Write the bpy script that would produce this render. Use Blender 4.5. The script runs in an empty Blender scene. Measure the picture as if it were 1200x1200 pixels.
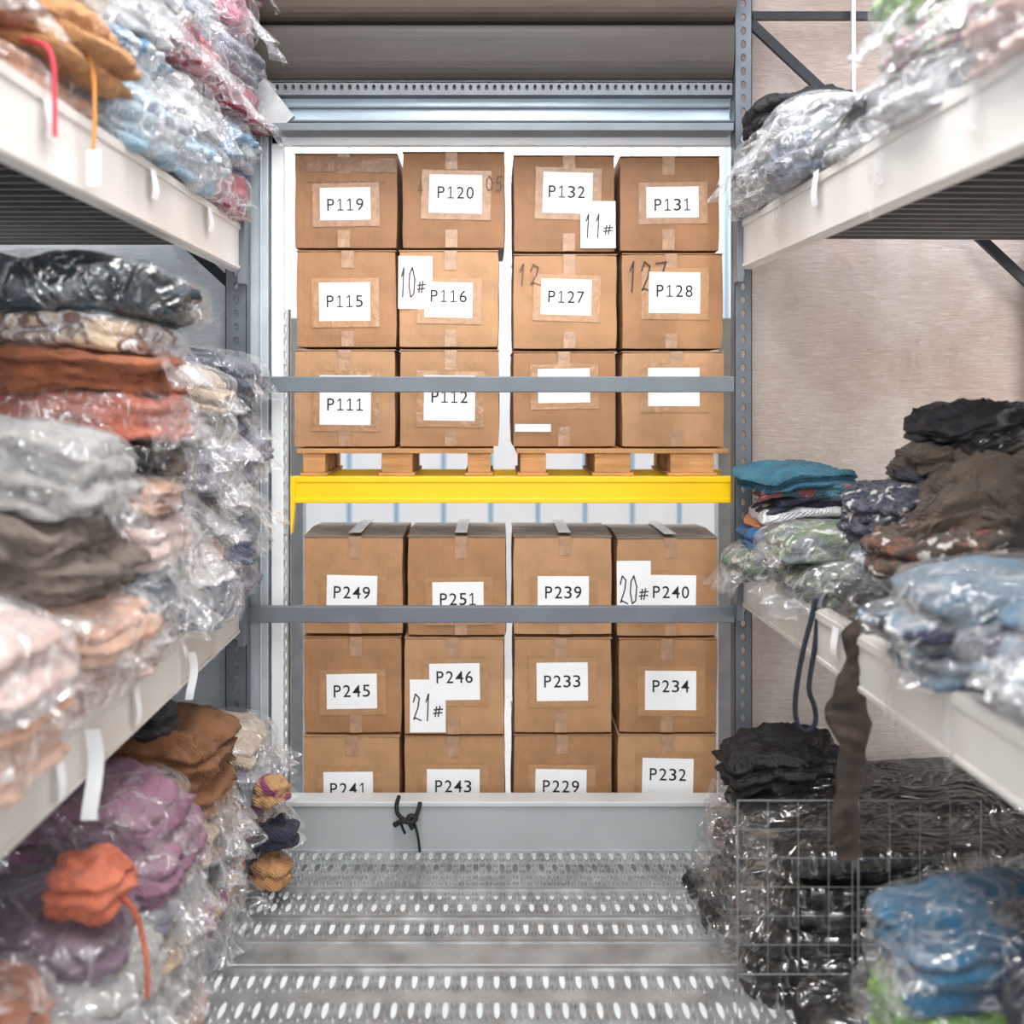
import bpy, bmesh, math, random
from mathutils import Vector, Matrix, noise, Euler
random.seed(7)
sc=bpy.context.scene
col=sc.collection
sc.view_settings.view_transform='Standard'

# ---------------------------------------------------------------- camera
CZ=1.726
cd=bpy.data.cameras.new('camera'); cam=bpy.data.objects.new('camera',cd); col.objects.link(cam)
cam.location=(0,0,CZ); cam.rotation_euler=(math.radians(90),0,0)
cd.sensor_width=36; cd.lens=36; cd.shift_x=25/1200; cd.shift_y=-138/1200
cd.clip_start=0.05
cd.dof.use_dof=True; cd.dof.focus_distance=3.8; cd.dof.aperture_fstop=1.4
sc.camera=cam

# ---------------------------------------------------------------- materials
def lin(c):
    out=[]
    for v in c:
        v=v/255.0
        out.append(v/12.92 if v<=0.04045 else ((v+0.055)/1.055)**2.4)
    return (out[0],out[1],out[2],1)
MATS={}
def nt(name):
    m=bpy.data.materials.new(name); m.use_nodes=True
    t=m.node_tree; b=t.nodes['Principled BSDF']
    return m,t,b
def N(t,typ,**kw):
    n=t.nodes.new(typ)
    for k,v in kw.items():
        if k in n.inputs: n.inputs[k].default_value=v
        else: setattr(n,k,v)
    return n
def ramp(t,src,stops,interp='LINEAR'):
    r=t.nodes.new('ShaderNodeValToRGB'); r.color_ramp.interpolation=interp
    e=r.color_ramp.elements
    while len(e)<len(stops): e.new(0.5)
    for i,(p,c) in enumerate(stops):
        e[i].position=p; e[i].color=c
    t.links.new(src,r.inputs[0]); return r
def coords(t,scale=(1,1,1)):
    tc=N(t,'ShaderNodeTexCoord'); mp=N(t,'ShaderNodeMapping')
    mp.inputs['Scale'].default_value=scale
    t.links.new(tc.outputs['Object'],mp.inputs[0]); return mp.outputs[0]
def simple(name,c,rough=.5,metal=0,var=.12,nscale=8,bump=0,bscale=60,stretch=(1,1,1)):
    if name in MATS: return MATS[name]
    m,t,b=nt(name); v=coords(t,stretch)
    n=N(t,'ShaderNodeTexNoise',Scale=nscale,Detail=5); t.links.new(v,n.inputs['Vector'])
    L=lin(c); d=tuple(x*(1-var) for x in L[:3])+(1,); h=tuple(min(1,x*(1+var)) for x in L[:3])+(1,)
    r=ramp(t,n.outputs[0],[(.3,d),(.7,h)]); t.links.new(r.outputs[0],b.inputs['Base Color'])
    b.inputs['Roughness'].default_value=rough; b.inputs['Metallic'].default_value=metal
    if bump:
        n2=N(t,'ShaderNodeTexNoise',Scale=bscale,Detail=6); t.links.new(v,n2.inputs['Vector'])
        bp=N(t,'ShaderNodeBump',Strength=bump,Distance=.01); t.links.new(n2.outputs[0],bp.inputs['Height']); t.links.new(bp.outputs[0],b.inputs['Normal'])
    MATS[name]=m; return m
def foil(name,c1,c2,c3):
    m,t,b=nt(name); v=coords(t,(1,1,1))
    n=N(t,'ShaderNodeTexNoise',Scale=.9,Detail=5,Roughness=.55,Distortion=.8); t.links.new(v,n.inputs['Vector'])
    mp=N(t,'ShaderNodeMapping'); mp.inputs['Rotation'].default_value=(0,math.radians(28),0); mp.inputs['Scale'].default_value=(1,1,7); t.links.new(v,mp.inputs[0])
    n3=N(t,'ShaderNodeTexNoise',Scale=14,Detail=9,Roughness=.8,Distortion=.6); t.links.new(mp.outputs[0],n3.inputs['Vector'])
    mixn=N(t,'ShaderNodeMath',operation='MULTIPLY_ADD'); mixn.inputs[1].default_value=.55; t.links.new(n3.outputs[0],mixn.inputs[0]); t.links.new(n.outputs[0],mixn.inputs[2])
    r=ramp(t,mixn.outputs[0],[(.58,lin(c1)),(.76,lin(c2)),(.94,lin(c3))]); t.links.new(r.outputs[0],b.inputs['Base Color'])
    b.inputs['Roughness'].default_value=.3; b.inputs['Metallic'].default_value=.12
    n2=N(t,'ShaderNodeTexNoise',Scale=3.0,Detail=4,Roughness=.55,Distortion=1.0); t.links.new(v,n2.inputs['Vector'])
    m3=N(t,'ShaderNodeMath',operation='MULTIPLY'); m3.inputs[1].default_value=.35; t.links.new(n3.outputs[0],m3.inputs[0])
    ad=N(t,'ShaderNodeMath',operation='ADD'); t.links.new(n2.outputs[0],ad.inputs[0]); t.links.new(m3.outputs[0],ad.inputs[1])
    bp=N(t,'ShaderNodeBump',Strength=.8,Distance=.12); t.links.new(ad.outputs[0],bp.inputs['Height']); t.links.new(bp.outputs[0],b.inputs['Normal'])
    return m
def fabric(c1,c2=None,kind='knit'):
    c2=c2 or tuple(int(x*.72) for x in c1)
    key='fabric_%s_%s_%s'%(c1,c2,kind)
    if key in MATS: return MATS[key]
    m,t,b=nt('fabric_'+kind); v=coords(t)
    if kind=='pattern':
        vo=N(t,'ShaderNodeTexVoronoi',Scale=55,Randomness=1)
        nn=N(t,'ShaderNodeTexNoise',Scale=25,Detail=3); t.links.new(v,nn.inputs['Vector'])
        mx=N(t,'ShaderNodeMixRGB'); mx.inputs[0].default_value=.08; t.links.new(v,mx.inputs[1]); t.links.new(nn.outputs['Color'],mx.inputs[2]); t.links.new(mx.outputs[0],vo.inputs['Vector'])
        sep=N(t,'ShaderNodeSeparateColor'); t.links.new(vo.outputs['Color'],sep.inputs[0])
        r=ramp(t,sep.outputs[0],[(0,lin(c1)),(.5,lin(c2)),(.74,lin((196,192,184))),(.82,lin(c1))],'CONSTANT')
    elif kind=='mixed':
        n=N(t,'ShaderNodeTexNoise',Scale=6,Detail=3,Distortion=1.5); t.links.new(v,n.inputs['Vector'])
        r=ramp(t,n.outputs[0],[(0,lin(c1)),(.44,lin(c1)),(.48,lin(c2)),(.56,lin(c2)),(.60,lin((236,236,238))),(.66,lin(c1))])
    else:
        n=N(t,'ShaderNodeTexNoise',Scale=9,Detail=6); t.links.new(v,n.inputs['Vector'])
        r=ramp(t,n.outputs[0],[(.32,lin(c2)),(.62,lin(c1))])
    t.links.new(r.outputs[0],b.inputs['Base Color'])
    sm=(kind=='smooth')
    b.inputs['Roughness'].default_value=.5 if sm else .9
    b.inputs['Sheen Weight'].default_value=0 if sm else .12
    wv=N(t,'ShaderNodeTexWave',Scale=55,Distortion=4,Detail=3); wv.bands_direction='DIAGONAL'; t.links.new(v,wv.inputs['Vector'])
    n2=N(t,'ShaderNodeTexNoise',Scale=170,Detail=3); t.links.new(v,n2.inputs['Vector'])
    n4=N(t,'ShaderNodeTexNoise',Scale=10 if sm else 18,Detail=4,Distortion=1.5); t.links.new(v,n4.inputs['Vector'])
    m4=N(t,'ShaderNodeMath',operation='MULTIPLY'); m4.inputs[1].default_value=5; t.links.new(n4.outputs[0],m4.inputs[0])
    ad=N(t,'ShaderNodeMath',operation='ADD'); t.links.new(n2.outputs[0],ad.inputs[1])
    if not sm: t.links.new(wv.outputs['Fac'],ad.inputs[0])
    ad2=N(t,'ShaderNodeMath',operation='ADD'); t.links.new(ad.outputs[0],ad2.inputs[0]); t.links.new(m4.outputs[0],ad2.inputs[1])
    bp=N(t,'ShaderNodeBump',Strength=.85,Distance=.006); t.links.new(ad2.outputs[0],bp.inputs['Height']); t.links.new(bp.outputs[0],b.inputs['Normal'])
    MATS[key]=m; return m
def plastic(name,base,amt,line,gl=.5,face=.42,lw_=.07):
    m=bpy.data.materials.new(name); m.use_nodes=True; t=m.node_tree; t.nodes.clear()
    out=N(t,'ShaderNodeOutputMaterial'); v=coords(t)
    n=N(t,'ShaderNodeTexNoise',Scale=3.8,Detail=3,Roughness=.5,Distortion=1.2); t.links.new(v,n.inputs['Vector'])
    n2=N(t,'ShaderNodeTexNoise',Scale=6.2,Detail=1.8,Roughness=.45,Distortion=1.9); t.links.new(v,n2.inputs['Vector'])
    sb=N(t,'ShaderNodeMath',operation='SUBTRACT'); sb.inputs[1].default_value=.5; t.links.new(n2.outputs[0],sb.inputs[0])
    ab=N(t,'ShaderNodeMath',operation='ABSOLUTE'); t.links.new(sb.outputs[0],ab.inputs[0])
    ng=N(t,'ShaderNodeMath',operation='MULTIPLY'); ng.inputs[1].default_value=-1.5; t.links.new(ab.outputs[0],ng.inputs[0])
    ad=N(t,'ShaderNodeMath',operation='ADD'); t.links.new(n.outputs[0],ad.inputs[0]); t.links.new(ng.outputs[0],ad.inputs[1])
    bp=N(t,'ShaderNodeBump',Strength=.9,Distance=.05); t.links.new(ad.outputs[0],bp.inputs['Height'])
    g=N(t,'ShaderNodeBsdfGlossy',Roughness=.17); g.inputs['Color'].default_value=(1,1,1,1); t.links.new(bp.outputs[0],g.inputs['Normal'])
    d=N(t,'ShaderNodeBsdfDiffuse'); d.inputs['Color'].default_value=lin(base); t.links.new(bp.outputs[0],d.inputs['Normal'])
    tr=N(t,'ShaderNodeBsdfTransparent')
    m1=N(t,'ShaderNodeMixShader'); m1.inputs[0].default_value=gl; t.links.new(d.outputs[0],m1.inputs[1]); t.links.new(g.outputs[0],m1.inputs[2])
    g3=lambda x:(x,x,x,1)
    r=ramp(t,n.outputs[0],[(.42,g3(amt*.4)),(.58,g3(amt)),(.70,g3(min(1,amt*2.4)))])
    r2=ramp(t,ab.outputs[0],[(0,g3(line)),(.02,g3(line*.45)),(lw_,g3(0))])  # white streaks along creases: highlights put into the plastic's opacity mask
    lw=N(t,'ShaderNodeLayerWeight',Blend=.2); t.links.new(bp.outputs[0],lw.inputs['Normal'])
    m3=N(t,'ShaderNodeMath',operation='MULTIPLY'); m3.inputs[1].default_value=face; t.links.new(lw.outputs['Facing'],m3.inputs[0])
    mm=N(t,'ShaderNodeMath',operation='MAXIMUM'); t.links.new(r.outputs[0],mm.inputs[0]); t.links.new(r2.outputs[0],mm.inputs[1])
    mn=N(t,'ShaderNodeMath',operation='MAXIMUM'); t.links.new(mm.outputs[0],mn.inputs[0]); t.links.new(m3.outputs[0],mn.inputs[1])
    m2=N(t,'ShaderNodeMixShader'); t.links.new(mn.outputs[0],m2.inputs[0]); t.links.new(tr.outputs[0],m2.inputs[1]); t.links.new(m1.outputs[0],m2.inputs[2])
    t.links.new(m2.outputs[0],out.inputs[0]); return m
PL=plastic('clear_plastic',(248,250,254),.13,.48)
PLH=plastic('cloudy_plastic',(248,250,254),.23,.58)
PLD=plastic('thin_plastic',(244,247,252),.08,.35)
PLB=plastic('glossy_dark_bag_plastic',(225,230,240),.14,.34,.97,.42)

card=[]
for i,c in enumerate([(182,138,98),(172,127,88),(189,145,105),(158,114,79)]):
    m,t,b=nt('cardboard'); v=coords(t)
    n=N(t,'ShaderNodeTexNoise',Scale=7,Detail=8,Roughness=.65); t.links.new(v,n.inputs['Vector'])
    L=lin(c)
    r=ramp(t,n.outputs[0],[(.3,tuple(x*.74 for x in L[:3])+(1,)),(.55,tuple(x*.96 for x in L[:3])+(1,)),(.75,tuple(x*1.08 for x in L[:3])+(1,))]); t.links.new(r.outputs[0],b.inputs['Base Color'])
    b.inputs['Roughness'].default_value=.6
    v2=coords(t,(1,1,.02)); w=N(t,'ShaderNodeTexNoise',Scale=120,Detail=2); t.links.new(v2,w.inputs['Vector'])
    n5=N(t,'ShaderNodeTexNoise',Scale=6,Detail=3); t.links.new(v,n5.inputs['Vector'])
    m5=N(t,'ShaderNodeMath',operation='MULTIPLY'); m5.inputs[1].default_value=8; t.links.new(n5.outputs[0],m5.inputs[0])
    a5=N(t,'ShaderNodeMath',operation='ADD'); t.links.new(m5.outputs[0],a5.inputs[0]); t.links.new(w.outputs[0],a5.inputs[1])
    bp=N(t,'ShaderNodeBump',Strength=.4,Distance=.003); t.links.new(a5.outputs[0],bp.inputs['Height']); t.links.new(bp.outputs[0],b.inputs['Normal'])
    card.append(m)
tape=simple('packing_tape_brown',(172,136,108),.15,0,.18,30,.3,40)
cleartape=simple('packing_tape_clear',(176,134,96),.12,0,.12,25,.4,30)
darktape=simple('printed_band',(128,90,62),.4,0,.5,22)
flapdark=simple('dark_flap_cardboard',(134,120,108),.6,0,.25,10)
paper=simple('white_paper',(244,245,247),.7,0,.02)
ink=simple('black_ink',(26,26,30),.6,0,.02)
pencil=simple('marker_ink',(66,54,46),.6,0,.02)
faint=simple('faint_marker',(108,82,62),.6,0,.1)
steel_dark=simple('blue_grey_steel',(106,113,120),.45,.1,.12,6,.05)
steel_ch=simple('dull_channel_steel',(96,102,108),.5,.1,.15,6,.05)
steel_up=simple('upright_steel',(94,101,109),.5,.2,.15,10)
beam_m=simple('cream_beam_paint',(216,212,207),.34,.05,.07,4)
galv=simple('galvanised_steel',(184,188,190),.38,.5,.15,14,.05)
galvf=simple('galvanised_floor',(172,175,177),.27,.5,.26,9,.08,30)
yellow=simple('yellow_paint',(255,204,0),.4,0,.05,5)
wood=simple('pallet_wood',(192,142,92),.8,0,.25,6,.3,40,(1,6,6))
white=simple('white_frame_paint',(232,236,238),.5,0,.03)
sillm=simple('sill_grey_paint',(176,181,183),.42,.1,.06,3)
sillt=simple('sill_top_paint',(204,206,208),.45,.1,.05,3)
brown=simple('brown_shutter',(52,45,40),.6,0,.25,3,.1,20,(.4,3,3))
brownl=simple('brown_shutter_pale',(86,75,67),.6,0,.25,3,.1,20,(.4,3,3))
glass_blue=simple('blue_grey_panel',(176,194,206),.25,.1,.25,5,0,60,(.4,1,4))
blackm=simple('black_strap',(20,20,24),.7,0,.3)
dark=simple('dark_deck',(90,86,84),.42,.4,.2,6)

# ---------------------------------------------------------------- helpers
def mk(name,verts,faces,mat=None,parent=None,smooth=False,loc=None):
    me=bpy.data.meshes.new(name); me.from_pydata([tuple(v) for v in verts],[],faces); me.update()
    o=bpy.data.objects.new(name,me); col.objects.link(o)
    if mat: me.materials.append(mat)
    if smooth:
        for p in me.polygons: p.use_smooth=True
    if parent: o.parent=parent
    if loc: o.location=loc
    return o
def empty(name,loc=(0,0,0),label=None,cat=None,group=None):
    o=bpy.data.objects.new(name,None); col.objects.link(o); o.location=loc; o.empty_display_size=.1
    tag(o,label,cat,group); return o
def tag(o,label=None,cat=None,group=None,kind=None):
    if label:o['label']=label
    if cat:o['category']=cat
    if group:o['group']=group
    if kind:o['kind']=kind
    return o
def boxv(V,F,x0,x1,y0,y1,z0,z1):
    s=len(V)
    V+= [(x0,y0,z0),(x1,y0,z0),(x1,y1,z0),(x0,y1,z0),(x0,y0,z1),(x1,y0,z1),(x1,y1,z1),(x0,y1,z1)]
    F+= [tuple(s+i for i in f) for f in ((3,2,1,0),(4,5,6,7),(0,1,5,4),(1,2,6,5),(2,3,7,6),(3,0,4,7))]
def boxes(name,lst,mat,parent=None,bevel=0):
    V=[];F=[]
    for b in lst: boxv(V,F,*b)
    o=mk(name,V,F,mat,parent)
    if bevel:
        md=o.modifiers.new('bevel','BEVEL'); md.width=bevel; md.segments=2
    return o
def tube(name,pts,r,mat,parent=None,closed=False):
    cu=bpy.data.curves.new(name,'CURVE'); cu.dimensions='3D'; cu.bevel_depth=r; cu.bevel_resolution=2
    s=cu.splines.new('NURBS'); s.points.add(len(pts)-1)
    for i,p in enumerate(pts): s.points[i].co=(p[0],p[1],p[2],1)
    s.use_endpoint_u=True; s.order_u=3; s.use_cyclic_u=closed; s.resolution_u=6
    o=bpy.data.objects.new(name+'_tmp',cu); col.objects.link(o)
    dg=bpy.context.evaluated_depsgraph_get(); me=bpy.data.meshes.new_from_object(o.evaluated_get(dg))
    bpy.data.objects.remove(o)
    o=bpy.data.objects.new(name,me); col.objects.link(o); me.materials.clear(); me.materials.append(mat)
    if parent:o.parent=parent
    return o
def perf(nx,ny,tx,ty,rx,ry,flange=0,ox=0,oy=0,V=None,F=None,seg=16,cap=False,step=None):
    V=V if V is not None else []; F=F if F is not None else []
    step=step or tx
    for j in range(ny):
        for i in range(nx):
            cx=ox+i*step+.5*tx; cy=oy+(j+.5)*ty; s=len(V)
            for k in range(seg):
                a=2*math.pi*k/seg; c,sn=math.cos(a),math.sin(a); q=max(abs(c),abs(sn))
                V.append((cx+c/q*tx/2,cy+sn/q*ty/2,0))
            for k in range(seg):
                a=2*math.pi*k/seg
                V.append((cx+math.cos(a)*(rx+abs(flange)*.6),cy+math.sin(a)*(ry+abs(flange)*.6),0))
            for k in range(seg):
                a=2*math.pi*k/seg
                V.append((cx+math.cos(a)*rx,cy+math.sin(a)*ry,flange))
            for k in range(seg):
                n=(k+1)%seg
                F.append((s+k,s+n,s+seg+n,s+seg+k)); F.append((s+seg+k,s+seg+n,s+2*seg+n,s+2*seg+k))
            if cap: F.append(tuple(range(s+2*seg,s+3*seg)))
    return V,F
def swizzle(V,f): return [f(*v) for v in V]

# ---------------------------------------------------------------- room shell
V=[];F=[]
def strip(V,F,x0,x1,y0,y1,z): 
    s=len(V); V+=[(x0,y0,z),(x1,y0,z),(x1,y1,z),(x0,y1,z)]; F.append((s,s+1,s+2,s+3))
X0,X1=-2.3,2.35; TX=.048; NXX=int((X1-X0)/TX)
y=3.875
plan=[['R','R','R','E'],['r','r','E'],['Q','E'],['W','E'],['Q','s','Q','E'],['Q','s','Q','E'],['Q','s','Q','E'],['Q','s','Q','E'],['Q','s','Q','E'],['Q','s','Q','E']]
for k,rows in enumerate(plan):
    strip(V,F,X0,X1,y-.010,y,0); y-=.010
    for ri,typ in enumerate(rows):
        if typ in 'RrQ':
            h={'R':.092,'r':.079,'Q':.112}[typ]; tw=TX*.56; tn=TX-tw; off=X0+(TX/2 if ri%2 else 0)
            perf(NXX,1,tw,h,.0086,h*.36,.005,off,y-h,V,F,step=TX)
            perf(NXX,2,tn,h/2,.0052,h*.15,.009,off+tw,y-h,V,F,step=TX,cap=True,seg=16)
        elif typ=='s': h=.03; strip(V,F,X0,X1,y-h,y,0)
        elif typ=='W': h=.115; strip(V,F,X0,X1,y-h,y,.002)
        else:
            h=.026; strip(V,F,X0,X1,y-.014,y,0); boxv(V,F,X0,X1,y-.020,y-.014,-.02,.006); boxv(V,F,X0,X1,y-.026,y-.022,-.02,.005)
        y-=h
    if y<.9: break
floor=mk('floor',V,F,galvf); tag(floor,kind='structure')
pale=simple('pale_concrete',(225,226,226),.8,0,.05)
fl2=boxes('floor_lower',[(-2.8,3.2,-1.2,7.2,-.22,-.18)],pale); tag(fl2,kind='structure')
bf=boxes('floor_behind',[(-2.8,3.2,3.9,7.2,-.05,.0)],pale); tag(bf,kind='structure')

foilR=foil('foil_barrier_beige',(192,174,162),(222,206,196),(250,244,240))
foilL=foil('foil_barrier_grey',(178,186,194),(210,217,225),(240,243,247))
OY=3.93
w=boxes('wall_back_left',[(-2.8,-.835,OY,OY+.05,-.18,4.2)],foilL); tag(w,kind='structure')
w=boxes('wall_back_right',[(.96,3.2,OY,OY+.05,-.18,4.2)],foilR); tag(w,kind='structure')
w=boxes('wall_back_top',[(-.835,.96,OY,OY+.05,2.72,4.2)],foilL); tag(w,kind='structure')
w=boxes('wall_left',[(-2.85,-2.8,-1.2,7.2,-.2,4.2)],foilL); tag(w,kind='structure')
w=boxes('wall_right',[(3.2,3.25,-1.2,7.2,-.2,4.2)],foilR); tag(w,kind='structure')
m,t,b=nt('far_white_panels'); v=coords(t)
wv=N(t,'ShaderNodeTexWave',Scale=1.1,wave_type='BANDS',bands_direction='X'); t.links.new(v,wv.inputs['Vector'])
r=ramp(t,wv.outputs['Fac'],[(0,lin((150,185,210))),(.05,lin((240,245,250))),(1,lin((246,248,250)))]); t.links.new(r.outputs[0],b.inputs['Base Color'])
w=boxes('wall_far',[(-2.8,3.2,6.2,6.25,-.2,4.2)],m); tag(w,kind='structure')
f=boxes('trim_1',[(-.835,-.79,3.895,3.94,-.0,2.735),(-.835,.96,3.895,3.94,2.675,2.735)],white,bevel=.004); tag(f,kind='structure')
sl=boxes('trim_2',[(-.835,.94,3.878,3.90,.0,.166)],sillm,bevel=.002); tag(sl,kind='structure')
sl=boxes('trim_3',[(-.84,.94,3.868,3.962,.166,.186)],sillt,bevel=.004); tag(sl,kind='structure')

hd=empty('shutter_header',(0,3.84,2.74),'brown shutter housing panels above the opening','shutter')
def roundbar(name,z0,z1,depth,mat,parent,x0=-.97,x1=.90,n=14):
    V=[];F=[]
    h=(z1-z0)/2; zc=(z0+z1)/2
    for x in (x0,x1):
        for k in range(n+1):
            a=-math.pi/2+math.pi*k/n
            V.append((x,-depth*abs(math.cos(a))**.5-.02*math.sin(a),zc+h*math.copysign(abs(math.sin(a))**.8,math.sin(a))))
    for k in range(n): F.append((k,k+1,n+1+k+1,n+1+k))
    F.append(tuple(range(n+1))); F.append(tuple(range(2*n+1,n,-1)))
    return mk(name,V,F,mat,parent,False)
roundbar('lower_panel',2.885-2.74,3.095-2.74,.06,brown,hd)
roundbar('upper_panel',3.11-2.74,3.33-2.74,.12,brownl,hd)
hs=empty('steel_header_beam',(0,3.84,2.74),'perforated grey steel beam over a pale blue panel','beam')
boxes('panel',[(-.90,.90,.02,.05,0.005,.11)],glass_blue,hs)
boxes('ledge',[(-.86,.90,-.05,.05,-.038,-.008),(-.86,.90,-.03,.04,.0,.008),(-.86,.9,0,.03,.06,.068)],steel_dark,hs,.003)
V,F=perf(60,1,.03,.045,.005,.009,-.004,-.90,0)
mk('perforated_channel',swizzle(V,lambda u,v,w:(u,-.03-w,.105+v)),F,steel_ch,hs)
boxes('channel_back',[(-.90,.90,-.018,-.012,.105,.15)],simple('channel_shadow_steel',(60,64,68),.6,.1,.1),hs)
boxes('channel_flange',[(-.90,.90,-.03,.05,.145,.152),(-.90,.90,-.03,.05,.1,.105)],steel_ch,hs)
g=mk('corner_bracket',[(-.88,3.80,2.86),(-.84,3.80,2.90),(-.73,3.80,2.76),(-.76,3.80,2.73),(-.84,3.80,2.70),(-.88,3.80,2.70),
 (-.88,3.83,2.86),(-.84,3.83,2.90),(-.73,3.83,2.76),(-.76,3.83,2.73),(-.84,3.83,2.70),(-.88,3.83,2.70)],
 [(0,1,2,3,4,5),(11,10,9,8,7,6)]+[(i,(i+6),((i+1)%6+6),(i+1)%6) for i in range(6)],galv)
tag(g,'pale steel gusset bracket at the header corner','bracket')
gp=boxes('door_post',[(-.915,-.845,3.885,3.925,0,3.4),(-.875,-.868,3.875,3.885,0,3.4)],simple('pale_blue_steel',(178,188,196),.4,.2,.15,5),None,.004)
tag(gp,'pale grey steel door post beside the opening','post')

# ---------------------------------------------------------------- racks
def upright(name,parent,x0,x1,y0,y1,z1):
    V,F=perf(1,int(z1/.05),x1-x0,.05,.008,.013,.004)
    V=swizzle(V,lambda u,v,w:(x0+u,y0+w,v))
    boxv(V,F,x0,x0+.003,y0,y1,0,z1); boxv(V,F,x1-.003,x1,y0,y1,0,z1)
    boxv(V,F,x0-.004,x1+.004,y0-.002,y1+.01,0,.006)
    return mk(name,V,F,steel_up,parent)
rl=empty('storage_rack',(-1.4,3.84,0),'grey steel storage rack with pale beams full of bagged clothes','rack')
rr=empty('storage_rack',(1.4,3.84,0),'grey steel storage rack with pale beams and diagonal braces','rack')
def add(o,e): o.location=(-e.location[0],-e.location[1],-e.location[2]); return o
for (x0,x1,y0) in ((-.985,-.905,3.80),(-2.18,-2.11,3.80),(-.985,-.905,.9),(-2.18,-2.11,.9)):
    add(upright('upright',rl,x0,x1,y0,y0+.06,3.5),rl)
for (z0,z1) in ((2.18,2.355),(.852,1.015)):
    for xo in (-.92,-2.10):
        V=[];F=[]
        boxv(V,F,xo-.04,xo,.92,3.80,z0,z1)
        boxv(V,F,xo-.001,xo+.006,.92,3.80,z1-.028,z1-.006)
        boxv(V,F,xo-.001,xo+.005,.92,3.80,z0+.004,z0+.016)
        add(mk('shelf_beam',V,F,beam_m,rl),rl)
    V=[];F=[]
    y=.95
    while y<3.78:
        boxv(V,F,-2.10,-.96,y,y+.075,z1-.035,z1-.02); boxv(V,F,-2.09,-.965,y+.03,y+.045,z1-.075,z1-.035); y+=.085
    add(mk('shelf_deck',V,F,dark,rl),rl)
    add(boxes('beam_connector',[(-.925,-.9,3.74,3.80,z0-.05,z1+.02)],steel_dark,rl,.003),rl)
ANG=math.radians(2.1)
def RT(v):
    x,y,z=v; dx,dy=x-.92,y-3.84
    return (.92+dx*math.cos(ANG)-dy*math.sin(ANG), 3.84+dx*math.sin(ANG)+dy*math.cos(ANG), z)
def rx(Y): return .92+(3.84-Y)*math.tan(ANG)
for (x0,x1,y0) in ((.905,.97,3.80),(2.13,2.2,3.80),(.905,.97,.9),(2.13,2.2,.9)):
    dx=0 if y0>3 else .1
    add(upright('upright',rr,x0+dx,x1+dx,y0,y0+.06,3.5),rr)
for (z0,z1) in ((2.187,2.366),(.948,1.10)):
    for xo,sg in ((.92,1),(2.10,1)):
        V=[];F=[]
        boxv(V,F,xo,xo+.04,.92,3.78,z0,z1); boxv(V,F,xo-.006,xo+.001,.92,3.78,z1-.028,z1-.006); boxv(V,F,xo-.005,xo+.001,.92,3.78,z0+.004,z0+.016)
        add(mk('shelf_beam',[RT(v) for v in V],F,beam_m,rr),rr)
    V=[];F=[]; y=.95
    while y<3.72:
        boxv(V,F,.96,2.10,y,y+.075,z1-.035,z1-.02); boxv(V,F,.965,2.09,y+.03,y+.045,z1-.075,z1-.035); y+=.085
    add(mk('shelf_deck',[RT(v) for v in V],F,dark,rr),rr)
    add(boxes('beam_connector',[(.90,.925,3.74,3.80,z0-.05,z1+.02)],steel_dark,rr,.003),rr)
blk=simple('black_steel',(30,34,40),.4,.3,.1)
def bar(name,p,q,wd,dp,mat,parent):
    p=Vector(p);q=Vector(q);d=(q-p).normalized(); up=Vector((0,1,0)); s=d.cross(up).normalized()*wd/2; u=up*dp/2
    V=[p+s+u,p-s+u,p-s-u,p+s-u,q+s+u,q-s+u,q-s-u,q+s-u]
    return mk(name,V,[(0,1,2,3),(7,6,5,4),(0,4,5,1),(1,5,6,2),(2,6,7,3),(3,7,4,0)],mat,parent)
add(bar('brace',(.965,3.83,3.12),(2.14,3.83,2.02),.035,.02,blk,rr),rr)
add(bar('brace',(.965,3.83,3.14),(2.14,3.83,3.14),.03,.02,blk,rr),rr)
add(bar('rod',(1.345,3.80,2.36),(1.345,3.80,3.5),.014,.014,galv,rr),rr)
add(bar('brace',(-.97,3.85,2.13),(-2.13,3.85,3.2),.035,.02,blk,rl),rl)

for z0,z1,lab in ((1.733,1.792,'blue-grey steel safety bar crossing upper boxes'),(.877,.938,'blue-grey steel safety bar crossing lower boxes')):
    o=boxes('safety_bar',[(-.905,.905,3.80,3.83,z0,z1)],steel_dark,None,.004); tag(o,lab,'bar','safety bars across the aisle')
    
pr=empty('pallet_rack',(0,4.0,0),'pallet rack with yellow beam and perforated galvanised upright','rack')
V,F=perf(2,41,.035,.05,.006,.013,.004)
V=swizzle(V,lambda u,v,w:(-.838+u,-.085+w,v)); boxv(V,F,-.838,-.834,-.085,-.06,0,2.05); boxv(V,F,-.772,-.768,-.085,-.06,0,2.05)
mk('upright',V,F,galv,pr)
boxes('upright',[(-.86,-.80,.36,.44,0,2.05)],galv,pr)
boxes('upright',[(.97,1.03,.36,.44,0,2.05)],galv,pr)
boxes('upright',[(.965,1.02,.0,.08,0,2.05)],galv,pr)
boxes('yellow_beam',[(-.765,.965,-.045,.005,1.306,1.408),(-.765,.965,-.05,-.044,1.385,1.408),(-.765,.965,-.05,-.044,1.306,1.325)],yellow,pr,.003)
boxes('yellow_beam',[(-.80,.97,.32,.36,1.32,1.408)],yellow,pr,.003)
mk('beam_connector',[(-.79,-.06,1.18),(-.765,-.06,1.19),(-.755,-.06,1.30),(-.75,-.06,1.405),(-.785,-.06,1.41),(-.79,-.02,1.18),(-.765,-.02,1.19),(-.755,-.02,1.30),(-.75,-.02,1.405),(-.785,-.02,1.41)],
 [(0,1,2,3,4),(9,8,7,6,5)]+[(i,i+5,(i+1)%5+5,(i+1)%5) for i in range(5)],yellow,pr)

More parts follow.
